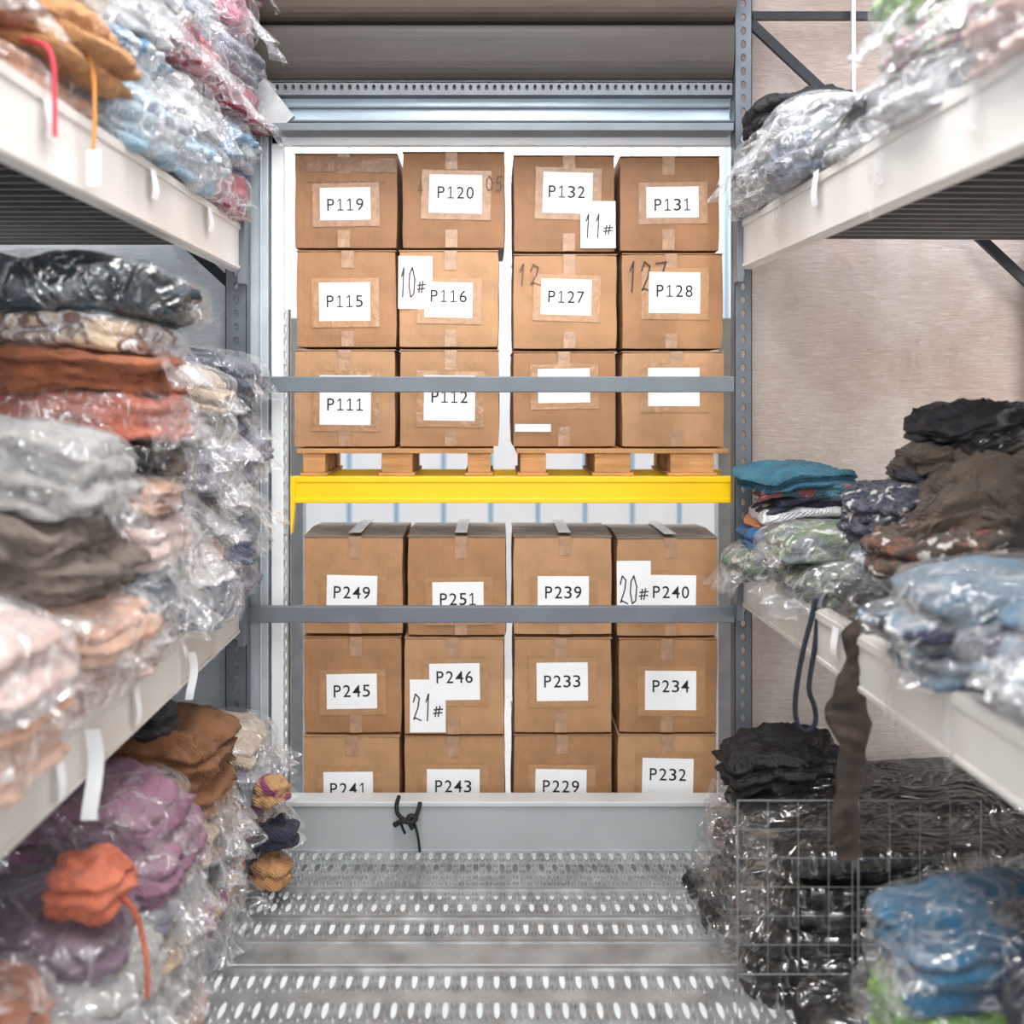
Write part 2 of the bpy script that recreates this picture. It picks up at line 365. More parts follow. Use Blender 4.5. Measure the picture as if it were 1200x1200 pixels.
def pallet(x0,x1,blocks,lab):
    e=empty('wooden_pallet',((x0+x1)/2,4.0,1.409),lab,'pallet','wooden pallets on the yellow beam')
    ox=e.location[0]
    D=.40
    for (y0,y1) in ((-.02,.07),(.09,.15),(.17,.23),(.25,.30),(.32,.40)):
        boxes('top_board',[(x0-ox,x1-ox,y0,y1,.087,.105)],wood,e,.002)
    boxes('stringer_board',[(a-ox,b-ox,-.01,D,.07,.086) for a,b in blocks],wood,e,.002)
    for a,b in blocks:
        for y0 in (-.015,.15,.31):
            boxes('block',[(a-ox,b-ox,y0,y0+.09,.012,.07)],wood,e,.003)
        boxes('bottom_board',[(a-ox-.01,b-ox+.01,-.02,D,0,.012)],wood,e,.001)
pallet(-.755,.012,[(-.73,-.645),(-.425,-.305),(-.09,.0)],'pale wooden pallet on yellow beam under cartons P111 and P112')
pallet(.10,.925,[(.115,.215),(.405,.545),(.70,.87)],'pale wooden pallet on yellow beam under two unmarked cartons')

# ---------------------------------------------------------------- cardboard boxes
GC={}
def glyph(ch):
    if ch in GC: return GC[ch]
    if ch=='1':
        s=.0052; h=.047; w=.0125
        Vs=[(-s/2,0),(s/2,0),(s/2,h),(-s/2,h), (-w,0),(w,0),(w,.0048),(-w,.0048), (-s/2,h),(-s/2,h-.006),(-w+.001,h-.0135),(-w+.001,h-.008)]
        res=(Vs,[(0,1,2,3),(4,5,6,7),(8,11,10,9)])
    else:
        cu=bpy.data.curves.new('t','FONT'); cu.body=ch; cu.size=.066; cu.offset=.0002
        o=bpy.data.objects.new('t',cu); col.objects.link(o)
        dg=bpy.context.evaluated_depsgraph_get(); me=bpy.data.meshes.new_from_object(o.evaluated_get(dg)); bpy.data.objects.remove(o)
        xs=[v.co.x for v in me.vertices]; ys=[v.co.y for v in me.vertices]
        W={'P':.0275,'4':.031}.get(ch,.0285); k=W/(max(xs)-min(xs)); hk=.047/(max(ys)-min(ys)); cx=(max(xs)+min(xs))/2
        res=([((v.co.x-cx)*k,(v.co.y-min(ys))*hk) for v in me.vertices],[tuple(p.vertices) for p in me.polygons])
        bpy.data.meshes.remove(me)
    GC[ch]=res; return res
def printed(s,parent,loc):
    V=[];F=[]; adv=.0378
    for i,ch in enumerate(s):
        Vs,Fs=glyph(ch); b=len(V); ox=(i-(len(s)-1)/2)*adv
        V+=[(x+ox,0,z-.0235) for x,z in Vs]; F+=[tuple(b+q for q in f) for f in Fs]
    o=mk('printed_number',V,F,ink,parent); o.location=loc; return o
GL={'0':[[(.5,1),(.15,.8),(.05,.4),(.3,0),(.7,.1),(.85,.6),(.5,1)]],
'1':[[(.3,.7),(.6,1),(.45,0)]],
'2':[[(.05,.7),(.3,1),(.75,.85),(.6,.5),(.1,.05),(.3,.1),(.95,.0)]],
'4':[[(.6,1),(.1,.35),(.95,.4)],[(.7,.75),(.6,0)]],
'5':[[(.9,1),(.3,.95),(.2,.55),(.6,.6),(.8,.3),(.5,0),(.1,.08)]],
'7':[[(.05,.95),(.9,1),(.5,.5),(.3,0)],[(.2,.5),(.8,.52)]],
'#':[[(.3,.75),(.15,.1)],[(.7,.8),(.5,.1)],[(0,.55),(1,.6)],[(-.05,.3),(.95,.36)]],
'.':[[(.4,.0),(.5,.08)]]}
def handwriting(s,w,h,th,parent,loc,mat=pencil):
    V=[];F=[];cw=w/len(s)
    for i,ch in enumerate(s):
        for st in GL[ch]:
            P=[Vector((-w/2+cw*(i+.05+.8*p[0]),0,-h/2+h*(p[1]*(.55 if ch=='#' else 1)+(.1 if ch=='#' else 0)))) for p in st]
            for a,b in zip(P,P[1:]):
                d=(b-a).normalized(); n=Vector((-d.z,0,d.x))*th/2; a2=a-d*th*.4; b2=b+d*th*.4; k=len(V)
                V+=[a2-n,b2-n,b2+n,a2+n]; F.append((k,k+1,k+2,k+3))
    o=mk('handwritten_number',V,F,mat,parent); o.location=loc; return o
def bodymesh(w,d,h,seed):
    bm=bmesh.new(); bmesh.ops.create_cube(bm,size=2); bmesh.ops.subdivide_edges(bm,edges=bm.edges[:],cuts=7,use_grid_fill=True)
    me=bpy.data.meshes.new('body')
    for v in bm.verts:
        x,y,z=v.co; k=60; n=(abs(x)**k+abs(y)**k+abs(z)**k)**(1/k)
        x,y,z=x/n,y/n,z/n
        nx=noise.noise(Vector((x*1.3+seed,y*1.3,z*1.3)))*.004
        X=x*w/2*(1) + (x*.002*(1-y*y)*(1-z*z)) + nx
        Y=y*d/2+ y*.003*(1-x*x)*(1-z*z)
        Z=z*h/2
        v.co=(X,Y,Z+h/2)
    bm.to_mesh(me); bm.free(); return me
BS=300.0
def BX(px): return (px-575)/BS
def BZ(py): return CZ-(py-462)/BS
def sheet(name,x0,x1,z0,z1,y,mat,parent,rot=0):
    cx,cz=(x0+x1)/2,(z0+z1)/2
    V=[];F=[];n=5
    for j in range(n):
        for i in range(n):
            u=i/(n-1)-.5;w=j/(n-1)-.5
            V.append((u*(x1-x0),0,w*(z1-z0)))
    for j in range(n-1):
        for i in range(n-1): a=j*n+i; F.append((a,a+1,a+n+1,a+n))
    o=mk(name,V,F,mat,parent); o.location=(cx,y,cz); o.rotation_euler=(0,rot,0); return o
def carton(x0,x1,y0,y1,num,lab,extra=None,lift=0,desc='',idx=0):
    X0,X1,Z1,Z0=BX(x0),BX(x1),BZ(y0),BZ(y1)
    w=X1-X0; h=Z1-Z0-.004; d=.43+random.uniform(-.01,.01)
    yy=4.0+random.uniform(0,.012)
    e=empty('cardboard_box',((X0+X1)/2,yy+d/2,Z0),'brown cardboard carton, '+desc,'box','stacked cardboard cartons')
    e.rotation_euler=(0,0,random.uniform(-.012,.012))
    ci=(3 if idx<4 else [0,1,2][idx%3])
    o=bpy.data.objects.new('body',bodymesh(w-.003,d,h-.005,idx)); col.objects.link(o); o.parent=e; o.data.materials.append(card[ci])
    m=flapdark if lift else card[ci]
    for sgn in (-1,1):
        f=boxes('flap',[(-w/2+.002,w/2-.002,0,d/2-.003,0,.004)] if sgn<0 else [(-w/2+.002,w/2-.002,-d/2+.003,0,0,.004)],m,e)
        f.location=(0,sgn*d/2*.999,h-.005); f.rotation_euler=((lift if sgn<0 else -lift),0,0)
    fy=-d/2-.0045
    tx=random.uniform(-.01,.02)
    sheet('tape',tx-.024,tx+.024,h-.07-random.random()*.02,h-.002,fy,tape,e)
    sheet('tape',tx-.024,tx+.024,.003,.06+random.random()*.03,fy,tape,e)
    if idx==0:
        sheet('tape',-w/2+.03,w/2-.01,h-.075,h-.018,fy-.0002,simple('shiny_tape_dark',(140,106,80),.2,0,.25,18,.3,30),e,.01)
        for q in range(9): sheet('printed_mark',-w/2+.05+q*.035,-w/2+.075+q*.035,h-.118,h-.111,fy-.0003,darktape,e)
    if lift:
        s=boxes('tape',[(tx-.024,tx+.024,-d/2,d/2,h+.001,h+.002)],simple('pale_tape',(172,164,154),.2,0,.1),e)
        s.location=(0,0,.012)
    cx=(X0+X1)/2
    if lab:
        lx0,ly0,lx1,ly1=lab
        a,b_,c,d_=BX(lx0)-cx,BX(lx1)-cx,BZ(ly1)-Z0,BZ(ly0)-Z0
        rot=random.uniform(-.02,.03)
        c=max(c,.01)
        sheet('tape',max(a-.03,-w/2+.005),min(b_+.035,w/2-.005),max(c-.025,.004),d_+.018,fy-.0006,tape if idx<4 else cleartape,e,rot)
        L=sheet('label_sheet',a,b_,c,d_,fy-.0016,paper,e,rot)
        if num:
            printed(num[0],L,(-.004 if idx==2 else 0,-.0008,BZ(num[1])-Z0-(c+d_)/2))
    if extra:
        typ,ex0,ey0,ex1,ey1,s=extra
        a,b_,c,d_=BX(ex0)-cx,BX(ex1)-cx,BZ(ey1)-Z0,BZ(ey0)-Z0
        if typ=='paper':
            dy=-.0035 if s not in ('21#','10#') else -.0011
            L=sheet('paper_note',a,b_,c,d_,fy+dy,paper,e,random.uniform(-.005,.01))
            if s=='10#': handwriting(s,.108,.115,.0055,L,(-.010,-.0009,.0))
            elif s: handwriting(s,(b_-a)*.88,(d_-c)*.5,.0055,L,(0.002,-.0003,-.005))
        else:
            fm=faint if (s=='05' or idx==6) else pencil
            handwriting(s,b_-a,d_-c,.005 if s=='05' else .006,e,((a+b_)/2,fy-.0011,(c+d_)/2),fm)
            if s=='05': handwriting('4',.03,.05,.004,e,(-w/2+.075,fy-.0011,(c+d_)/2-.02),fm)
    return e
data=[
(344,466,178,291,('P119',240),(375,220,434,258),None,'taped label P119, dented top'),
(471,592,176,291,('P120',226),(503,205,565,250),('ink',569,207,591,224,'05'),'taped label P120, marker writing 05'),
(601,721,180,295,('P132',225),(636,202,694,250),('paper',680,236,721,291,'11#'),'label P132 and handwritten note 11#'),
(727,845,181,294,('P131',240),(758,219,819,255),None,'taped label P131'),
(346,465,291.5,407,('P115',353),(374,331,434,376),None,'taped label P115'),
(467,585,291.5,407,('P116',347),(498,331,554,372),('paper',467,300,507,362,'10#'),'label P116 and handwritten note 10#'),
(601,724,296,409,('P127',348),(634,327,693,369),('ink',605,310,636,334,'12'),'label P127 and faint marker writing'),
(728,848,295,409,('P128',341),(760,319,820,367),('ink',733,307,784,342,'127'),'label P128 and marker writing 127'),
(343,463,408,524,('P111',474),(374,440,434,498),None,'taped label P111'),
(467,585,408,524,('P112',465),(496,440,556,493),None,'taped label P112'),
(600,722,410,524,None,(630,432,691,472),('paper',603,497,645,506,''),'white label half hidden by safety bar'),
(729,850,410,524,None,(760,431,820,476),None,'white label behind safety bar'),
(355,473,627,743,('P249',694),(383,674,442,720),None,'label P249, greyish top flaps'),
(477,594,627,745,('P251',702),(507,682,567,725),None,'label P251, greyish top flaps'),
(601,718,627,744,('P239',694),(630,675,690,721),None,'label P239, greyish top flaps'),
(722,842,629,746,('P240',694),(756,674,815,720),('paper',722,657,762,722,'20#'),'label P240 and handwritten note 20#'),
(354,470,745,860,('P245',810),(382,790,441,831),None,'taped label P245'),
(474,592,746,861,('P246',793),(504,777,563,820),('paper',481,796,523,858,'21#'),'label P246 and handwritten note 21#'),
(602,718,746,859,('P233',798),(629,776,689,821),None,'taped label P233'),
(725,842,747,859,('P234',804),(756,786,816,832),None,'taped label P234'),
(355,470,861,979,('P241',924),(380,904,438,950),None,'label P241 partly behind the sill'),
(473,592,862,979,('P243',922),(500,902,562,948),None,'label P243 partly behind the sill'),
(601,718,860,979,('P229',922),(627,902,687,948),None,'label P229 partly behind the sill'),
(724,842,860,979,('P232',908),(753,889,813,930),None,'label P232 just above the sill'),
]
for k,(x0,x1,y0,y1,num,lab,ex,desc) in enumerate(data):
    carton(x0,x1,y0,y1,num,lab,ex,.05 if 12<=k<16 else 0,desc,k)

# ---------------------------------------------------------------- garments
def cubegrid(cuts):
    bm=bmesh.new(); bmesh.ops.create_cube(bm,size=2); bmesh.ops.subdivide_edges(bm,edges=bm.edges[:],cuts=cuts,use_grid_fill=True)
    bm.verts.ensure_lookup_table()
    V=[v.co.copy() for v in bm.verts]; F=[[v.index for v in f.verts] for f in bm.faces]; bm.free(); return V,F
CG=cubegrid(26); CB=cubegrid(18)
NZ=noise.noise
def pillow(w,d,h,seed,folds=3,k=7,amp=.016,droop=.03,rag=1.0):
    """stack of folded cloth layers: every layer has its own offset and a rolled edge"""
    Vs,F=CG; out=[]
    so=Vector((seed*3.71,seed*1.37,seed*.53))
    lo=[(NZ(Vector((i*5.3,seed*2.2,1)))*.15*rag,NZ(Vector((i*7.7,seed*1.2,5)))*.13*rag) for i in range(12)]
    lt=h/folds
    for p in Vs:
        kz=k*1.1
        n=(abs(p.x)**k+abs(p.y)**k+abs(p.z)**kz)**(1/k)
        q=p/max(n,.01)
        side=min(1,max(abs(q.x),abs(q.y))**4)
        ph=(q.z+1)/2+.30/folds*NZ(Vector((q.x*2.2,q.y*2.2,0))+so)
        li=max(0,min(.999,ph))*folds
        f=abs(math.sin(math.pi*li))**.55
        i0=int(li); fr=li-i0
        l0=lo[i0]
        ed=min(1,min(fr,1-fr)*5)
        ox,oy=l0[0]*ed,l0[1]*ed
        rim=side*(.55*lt*f-.45*lt)
        ex=q.x/max(abs(q.x),abs(q.y),.001) if side>0 else 0; ey=q.y/max(abs(q.x),abs(q.y),.001) if side>0 else 0
        ang=math.atan2(q.y,q.x); wob=1+.11*NZ(Vector((math.cos(ang)*1.7,math.sin(ang)*1.7,i0*.9))+so)
        v=Vector((q.x*w/2*wob+ex*rim+side*ox*w*abs(q.x),q.y*d/2*wob+ey*rim+side*oy*d*abs(q.y),q.z*h/2*(1+.4*NZ(Vector((q.x*1.7,q.y*1.7,3))+so))))
        wq=v+Vector((NZ(v*7+so),NZ(v*7-so),0))*.06
        s1=NZ(v*5+so); s2=1-2.2*abs(NZ(Vector((wq.x*8,wq.y*16,wq.z*24))+so)); s3=1-2.2*abs(NZ(wq*28+so))
        nn=Vector((q.x,q.y,q.z*.8)).normalized()
        v+=nn*(amp*.9*s1+amp*.9*s2+amp*.45*s3)
        if q.x>.2: v.z-=droop*((q.x-.2)/.8)**2
        out.append(v)
    return out,F
def bagmesh(w,d,h,seed,tail,k=4.6,amp=.015,droop=.03):
    Vs,F=CB; out=[]; F=[list(f) for f in F]
    so=Vector((seed*2.1,seed*4.7,seed*.9))
    for p in Vs:
        n=(abs(p.x)**k+abs(p.y)**k+abs(p.z)**k)**(1/k); q=p/n
        v=Vector((q.x*w/2,q.y*d/2,q.z*h/2))
        s=1-2.2*abs(NZ(v*5.5+so)); s2=1-2.2*abs(NZ(v*13+so)); s0=NZ(v*3.5-so)
        nn=q.normalized(); v+=nn*(amp*1.0*s+amp*.38*s2+amp*1.2*s0+.007)
        if q.x>.2: v.z-=droop*((q.x-.2)/.8)**2
        out.append(v)
    if tail>0:
        nu,nv=11,20; b=len(out)
        for a in range(nu+1):
            u=a/nu
            for c in range(nv+1):
                vv=c/nv-.5
                x=w/2*.88+tail*.75*u; y=vv*d*(.75+.25*u); z=h*.15-droop-tail*.9*u**1.4
                pp=Vector((x,y,z))
                z+=(.025*u+.008)*NZ(pp*9+so)
                x+=.045*u*NZ(pp*6+so*2)+.020*u*math.sin(vv*(18+seed%7)+seed)+.006*u*(1-2*abs(NZ(pp*18+so))); y+=.022*NZ(pp*8+so*3)
                out.append(Vector((x,y,z)))
        for a in range(nu):
            for c in range(nv):
                i0=b+a*(nv+1)+c; F.append([i0,i0+1,i0+nv+2,i0+nv+1])
    return out,F
seedc=[0]
def garment(X,Y,Z,w,d,h,c1,c2=None,kind='knit',bag=None,name='sweater',cname='grey',side=-1,tail=None,folds=None,where='on shelf',group=None,k=7,amp=.017,rz=None,tilt=0,droop=.03,rag=1.0):
    seedc[0]+=1; sd=seedc[0]; rnd=random.Random(sd)
    cx=X+side*w/2
    folds=folds or max(2,min(5,round(h/.038)))
    ang=(0 if side<0 else math.pi)+(rnd.uniform(-.12,.12) if rz is None else rz)
    lab='%s %s folded %s%s'%(cname,name.replace('_',' '),'in clear plastic bag ' if bag else '',where)
    rot=(rnd.uniform(-.05,.05),rnd.uniform(-.04,.05)+.02+tilt,ang)
    if bag:
        e=empty('bagged_'+name,(cx,Y,Z+h/2),lab,'clothing',group); e.rotation_euler=rot
        V,F=pillow(w*.9,d*.9,h*.84,sd,folds,k,amp,droop,rag*.8); o=mk(name,V,F,fabric(c1,c2,kind),e,True)
        tl=rnd.uniform(.05,.15) if tail is None else tail
        V,F=bagmesh(w,d,h*.95,sd,tl,droop=droop); mk('plastic_bag',V,F,bag,e,True)
    else:
        V,F=pillow(w*.97,d*.97,h*.95,sd,folds,k,amp,droop,rag); e=mk('folded_'+name,V,F,fabric(c1,c2,kind),None,True,(cx,Y,Z+h/2))
        e.rotation_euler=rot; tag(e,lab,'clothing',group)
    return e
K={
'white':((236,236,238),(205,208,214),'knit'),'cream':((228,210,188),(198,174,150),'knit'),'peach':((236,192,166),(208,154,126),'knit'),
'pink-white':((238,218,212),(216,174,162),'knit'),'light blue':((150,190,214),(236,240,244),'knit'),'blue and white':((96,150,190),(200,220,232),'mixed'),
'slate blue':((84,92,116),(56,62,84),'knit'),'lavender grey':((164,162,180),(116,116,138),'knit'),'grey-blue':((140,150,168),(94,104,124),'knit'),
'light grey':((186,184,182),(148,146,144),'knit'),'taupe':((138,124,114),(92,82,74),'knit'),
'black':((18,18,22),(8,8,10),'smooth'),'black and teal':((14,15,20),(30,66,84),'knit'),'rust orange':((184,108,68),(132,70,42),'knit'),
'coral orange':((228,128,96),(192,92,64),'knit'),'brown':((150,98,56),(110,68,36),'knit'),'tan':((212,158,106),(176,118,72),'knit'),
'maroon and white':((140,40,62),(206,96,110),'mixed'),'pink':((214,120,146),(236,190,196),'mixed'),'mauve':((176,126,152),(134,92,118),'knit'),
'dusty purple':((140,110,136),(104,78,102),'knit'),'navy':((44,48,76),(26,28,50),'knit'),'magenta and tan':((150,60,110),(206,160,110),'mixed'),
'teal':((44,116,142),(24,80,104),'knit'),'orange':((220,148,100),(196,108,66),'knit'),
'green floral':((100,120,90),(58,66,72),'pattern'),'pale pink floral':((228,196,204),(182,200,170),'pattern'),'olive brown':((92,76,62),(56,46,38),'knit'),
'brown floral':((74,62,52),(120,74,60),'pattern'),'navy patterned':((42,48,66),(86,84,98),'pattern'),'denim blue':((110,136,156),(66,90,112),'knit'),
'charcoal':((38,38,45),(22,22,27),'smooth'),'teal blue':((12,104,144),(8,56,86),'knit'),'lime green':((150,196,90),(104,150,60),'knit'),'bright blue':((30,96,146),(18,62,100),'knit'),
'cream and brown':((222,196,166),(120,80,60),'mixed'),'navy and white':((40,46,66),(120,140,160),'mixed'),'teal and red':((70,120,138),(170,96,96),'mixed'),'grey and green':((110,120,124),(112,136,96),'mixed')}
BG={'p':PL,'h':PLH,'d':PLD,'b':PLB,'-':None}
def stack(X,Y,z,w,d,items,side=-1,where='on shelf',group=None):
    for ii,it in enumerate(items):
        cn,h=it[0],it[1]; bg=BG[it[2]] if len(it)>2 else PL; nm=it[3] if len(it)>3 else 'sweater'
        kw=dict(it[4]) if len(it)>4 else {}
        c1,c2,kd=K[cn]
        if cn in('black','charcoal','black and teal') and bg: bg=PLB
        if ii==0 and bg and 'tail' not in kw: kw['tail']=.03
        dX=kw.pop('dx',random.uniform(-.03,.06)); ww=kw.pop('w',w*random.uniform(.9,1.05)); dd=kw.pop('d',d*random.uniform(.92,1.05)); dy=kw.pop('dy',random.uniform(-.02,.02))
        garment(X+side*dX*1,Y+dy,z,ww,dd,h,c1,c2,kd,bg,nm,cn,side,where=where,group=group,**kw)
        z+=h*.98
    return z
W1='on upper shelf'; G1='bagged clothes on the upper rack shelf'
stack(-.83,3.58,2.37,.45,.38,[('maroon and white',.16,'h'),('blue and white',.16,'h'),('maroon and white',.15,'h'),('lavender grey',.16,'h'),('pink',.16,'h'),('maroon and white',.15,'p')],-1,W1,G1)
stack(-.84,3.17,2.37,.48,.38,[('light blue',.17,'h'),('white',.17,'h'),('maroon and white',.16,'h'),('light blue',.17,'h'),('pink',.17,'h')],-1,W1,G1)
stack(-.86,2.76,2.37,.5,.38,[('light blue',.17,'h'),('blue and white',.17,'h'),('white',.17,'h'),('light blue',.17,'h')],-1,W1,G1)
stack(-.90,2.34,2.37,.5,.38,[('peach',.12,'p'),('tan',.12,'-','knit_scarf',{'amp':.024,'rag':1.5}),('cream',.12,'p'),('tan',.12,'p')],-1,W1,G1)
stack(-.93,1.93,2.37,.5,.38,[('orange',.11,'-','sweater',{'amp':.024}),('rust orange',.11,'p')],-1,W1,G1)
W2='on middle shelf'; G2='bagged clothes on the middle rack shelf'
stack(-.80,3.60,1.03,.5,.38,[('lavender grey',.15,'h'),('grey-blue',.15,'h'),('white',.14,'h'),('lavender grey',.14,'h'),('slate blue',.15,'p'),('slate blue',.13,'p')],-1,W2,G2)
stack(-.80,3.19,1.03,.55,.38,[('grey-blue',.15,'h'),('pink-white',.14,'h'),('navy',.13,'h'),('lavender grey',.14,'h'),('light grey',.13,'h'),('cream',.12,'h')],-1,W2,G2)
stack(-.82,2.76,1.03,.62,.40,[('pink-white',.15,'h'),('grey-blue',.13,'h'),('pink-white',.13,'h'),('peach',.10,'p'),('black',.09,'p','trousers'),('coral orange',.13,'p'),('rust orange',.10,'-','sweater',{'amp':.024,'rag':1.3}),('cream and brown',.09,'p'),('black and teal',.14,'p','jacket',{'w':.74,'dx':-.03,'amp':.02})],-1,W2,G2)
stack(-.81,2.32,1.03,.55,.40,[('pink-white',.14,'h'),('peach',.12,'h'),('taupe',.19,'-','knit_jumper',{'folds':4,'amp':.032,'rag':1.5}),('light grey',.19,'d','sweater',{'folds':4,'amp':.024})],-1,W2,G2)
stack(-.84,1.90,1.03,.5,.38,[('peach',.14,'h'),('pink-white',.16,'h')],-1,W2,G2)
W3='piled on floor'; G3='bagged clothes piled on the floor'
stack(-.77,3.60,0.015,.5,.38,[('charcoal',.12,'h'),('navy',.11,'p'),('magenta and tan',.11,'h'),('lavender grey',.11,'h'),('cream',.11,'h')],-1,W3,G3)
stack(-.79,3.19,0.015,.5,.38,[('lavender grey',.12,'h'),('magenta and tan',.11,'h'),('charcoal',.10,'p'),('cream and brown',.12,'h'),('tan',.11,'h'),('brown',.16,'-','knit_jumper',{'folds':4,'amp':.03,'rag':1.5})],-1,W3,G3)
stack(-.80,2.76,0.015,.5,.40,[('peach',.12,'h'),('light grey',.11,'h'),('cream and brown',.11,'h'),('lavender grey',.10,'h'),('mauve',.13,'p','sweater',{'amp':.024}),('mauve',.12,'p','sweater',{'amp':.024,'dx':.05})],-1,W3,G3)
stack(-.80,2.34,0.015,.5,.38,[('cream',.12,'h'),('peach',.11,'h'),('cream and brown',.11,'h'),('light grey',.10,'h'),('dusty purple',.11,'p')],-1,W3,G3)
stack(-.84,1.92,0.015,.5,.38,[('peach',.13,'h'),('cream',.12,'h'),('cream and brown',.12,'h'),('peach',.10,'h'),('rust orange',.10,'p',)],-1,W3,G3)
def ball(X,Y,Z,r,cn,lab,name='knit_hat',sq=.8,kk=2.6,fo=2):
    seedc[0]+=1
    V,F=pillow(r*2,r*2,r*2*sq,seedc[0],fo,kk,r*.2,0,.6); c1,c2,kd=K[cn]
    o=mk(name,V,F,fabric(c1,c2,kd),None,True,(X,Y,Z)); tag(o,lab,'clothing'); return o
ball(-.90,2.30,.625,.080,'coral orange','coral orange fluffy knit hat on the clothes pile',sq=.62,kk=3.2,fo=3)
ball(-.735,3.45,.12,.055,'tan','tan knitted ball at the pile edge','knit_ball')
ball(-.72,3.45,.24,.06,'navy','navy knitted ball at the pile edge','knit_ball')
ball(-.73,3.42,.40,.05,'magenta and tan','magenta and tan knitted ball at the pile edge','knit_ball')
ball(-.96,2.92,.80,.055,'black','black bundled sock beside the brown jumper','sock_bundle')
o=tube('cord',[(-.83,2.28,.62),(-.79,2.27,.59),(-.77,2.27,.52),(-.755,2.26,.45),(-.755,2.25,.40)],.006,fabric(*K['coral orange'])); tag(o,'coral orange knitted tie hanging from the hat','cord')

# right rack
stack(.84,3.58,2.38,.45,.36,[('light grey',.14,'h'),('light grey',.12,'h')],1,W1,G1)
garment(.91,3.60,2.63,.32,.26,.12,*K['black'],None,'jacket','black',1,folds=3,amp=.022,where='rolled on upper shelf',group=G1,rz=0,rag=.5)
stack(.87,3.18,2.38,.5,.38,[('grey-blue',.13,'h'),('white',.11,'h')],1,W1,G1)
stack(.90,2.77,2.38,.5,.38,[('white',.11,'h'),('charcoal',.06,'p')],1,W1,G1)
stack(.94,2.36,2.38,.5,.38,[('white',.12,'h'),('pale pink floral',.12,'h'),('lime green',.1,'h')],1,W1,G1)
stack(.96,1.95,2.38,.5,.38,[('pink-white',.13,'h'),('pale pink floral',.12,'h')],1,W1,G1)
L={'folds':2,'amp':.015,'rag':1.4}
stack(.90,3.58,1.11,.42,.34,[('green floral',.08,'h','blouse',{'dx':-.06,'tail':.1}),('peach',.05,'-','shirt',dict(L)),('bright blue',.04,'-','scarf',dict(L,dx=.0)),('orange',.04,'-','scarf',dict(L,dx=.05,w=.36,rz=.3)),('white',.03,'-','shirt',dict(L,dx=.02,folds=1)),('navy',.04,'-','scarf',dict(L,dx=.05)),('teal and red',.04,'-','shirt',dict(L,dx=.02,w=.30,rz=-.3)),('teal',.05,'-','scarf',dict(L,w=.30,dx=.01,rz=.25,folds=3))],1,W2,G2)
stack(1.26,3.55,1.11,.4,.34,[('cream',.10,'-','shirt'),('orange',.07,'-','scarf'),('charcoal',.09,'-','shirt'),('black',.05,'-','shirt')],1,W2,G2)
stack(.87,3.20,1.11,.45,.36,[('green floral',.12,'h','blouse',{'tail':.08}),('grey and green',.08,'h','blouse',{'tail':.06})],1,W2,G2)
stack(1.06,2.95,1.32,.2,.26,[('navy patterned',.07,'-','scarf',{'w':.24,'dx':0,'amp':.022}),('navy patterned',.06,'-','scarf',{'w':.20,'dx':0.02,'rz':.4,'amp':.022})],1,W2,G2)
stack(1.0,2.80,1.11,.6,.38,[('charcoal',.12,'p'),('navy and white',.10,'p','blouse')],1,W2,G2)
stack(1.08,2.72,1.32,.6,.36,[('brown floral',.07,'-','shirt',{'amp':.028,'rz':.2,'droop':.06}),('olive brown',.08,'-','jacket',{'folds':4,'amp':.046,'droop':.12,'rz':-.25,'rag':2.0}),('olive brown',.06,'-','jacket',{'folds':3,'amp':.046,'droop':.08,'w':.42,'dx':.14,'rz':.3,'rag':1.8})],1,W2,G2)
stack(1.25,3.02,1.46,.6,.32,[('charcoal',.06,'-','trousers',{'rz':.25,'amp':.03,'rag':1.6}),('olive brown',.06,'-','jacket',{'rz':-.15,'amp':.034,'rag':1.6}),('black',.06,'p','jacket',{'dx':.03,'droop':.06,'rz':.2,'amp':.024}),('charcoal',.04,'-','jacket',{'dx':.02,'droop':.05,'rz':.1,'amp':.028,'w':.5})],1,W2,G2)
stack(1.26,3.05,1.11,.6,.24,[('charcoal',.12,'p'),('charcoal',.12,'p'),('olive brown',.12,'-')],1,W2,G2)
stack(.92,2.33,1.11,.5,.40,[('denim blue',.08,'h','jeans',{'tail':.05}),('navy and white',.05,'h','blouse',{'tail':.04}),('denim blue',.09,'h','jeans',{'tail':.08})],1,W2,G2)
stack(.98,1.94,1.11,.5,.34,[('denim blue',.11,'h','jeans',{'tail':.05}),('navy and white',.05,'h','blouse',{'tail':.05}),('denim blue',.07,'h','jeans')],1,W2,G2)
for kx in range(6):
    c=K['black' if kx%2==0 else 'charcoal']
    garment(.68+random.uniform(-.01,.03)+kx*.014,3.48,.012+kx*.066,1.3,.44,.068,*c,PLB,'jacket','black',1,folds=1,tail=.06 if kx%2 else .03,where=W3,group=G3,amp=.009,rz=random.uniform(-.04,.04))
garment(.84,3.54,.405,.36,.26,.11,*K['black'],None,'jacket','black',1,folds=3,amp=.030,where='on top of the black bags')
garment(.94,3.36,.40,1.0,.46,.06,*K['black'],PLB,'jacket','black',1,folds=1,amp=.009,where=W3,group=G3,tail=.06)
for kx in range(6):
    garment(.69+.02*kx,3.06,.012+kx*.071,1.15,.38,.073,*K['black'],PLB,'jacket','black',1,folds=1,tail=.05 if kx%2 else .02,where='behind wire grid',group=G3,rz=random.uniform(-.05,.05),amp=.009)
garment(.74,2.62,.012,.75,.28,.10,*K['charcoal'],PLB,'jacket','charcoal',1,folds=1,tail=.04,where='before the wire grid',group=G3,amp=.01,rz=.1)
garment(.82,2.63,.115,.7,.26,.09,*K['black'],PLB,'jacket','black',1,folds=1,tail=.03,where='before the wire grid',group=G3,amp=.01,rz=-.05)
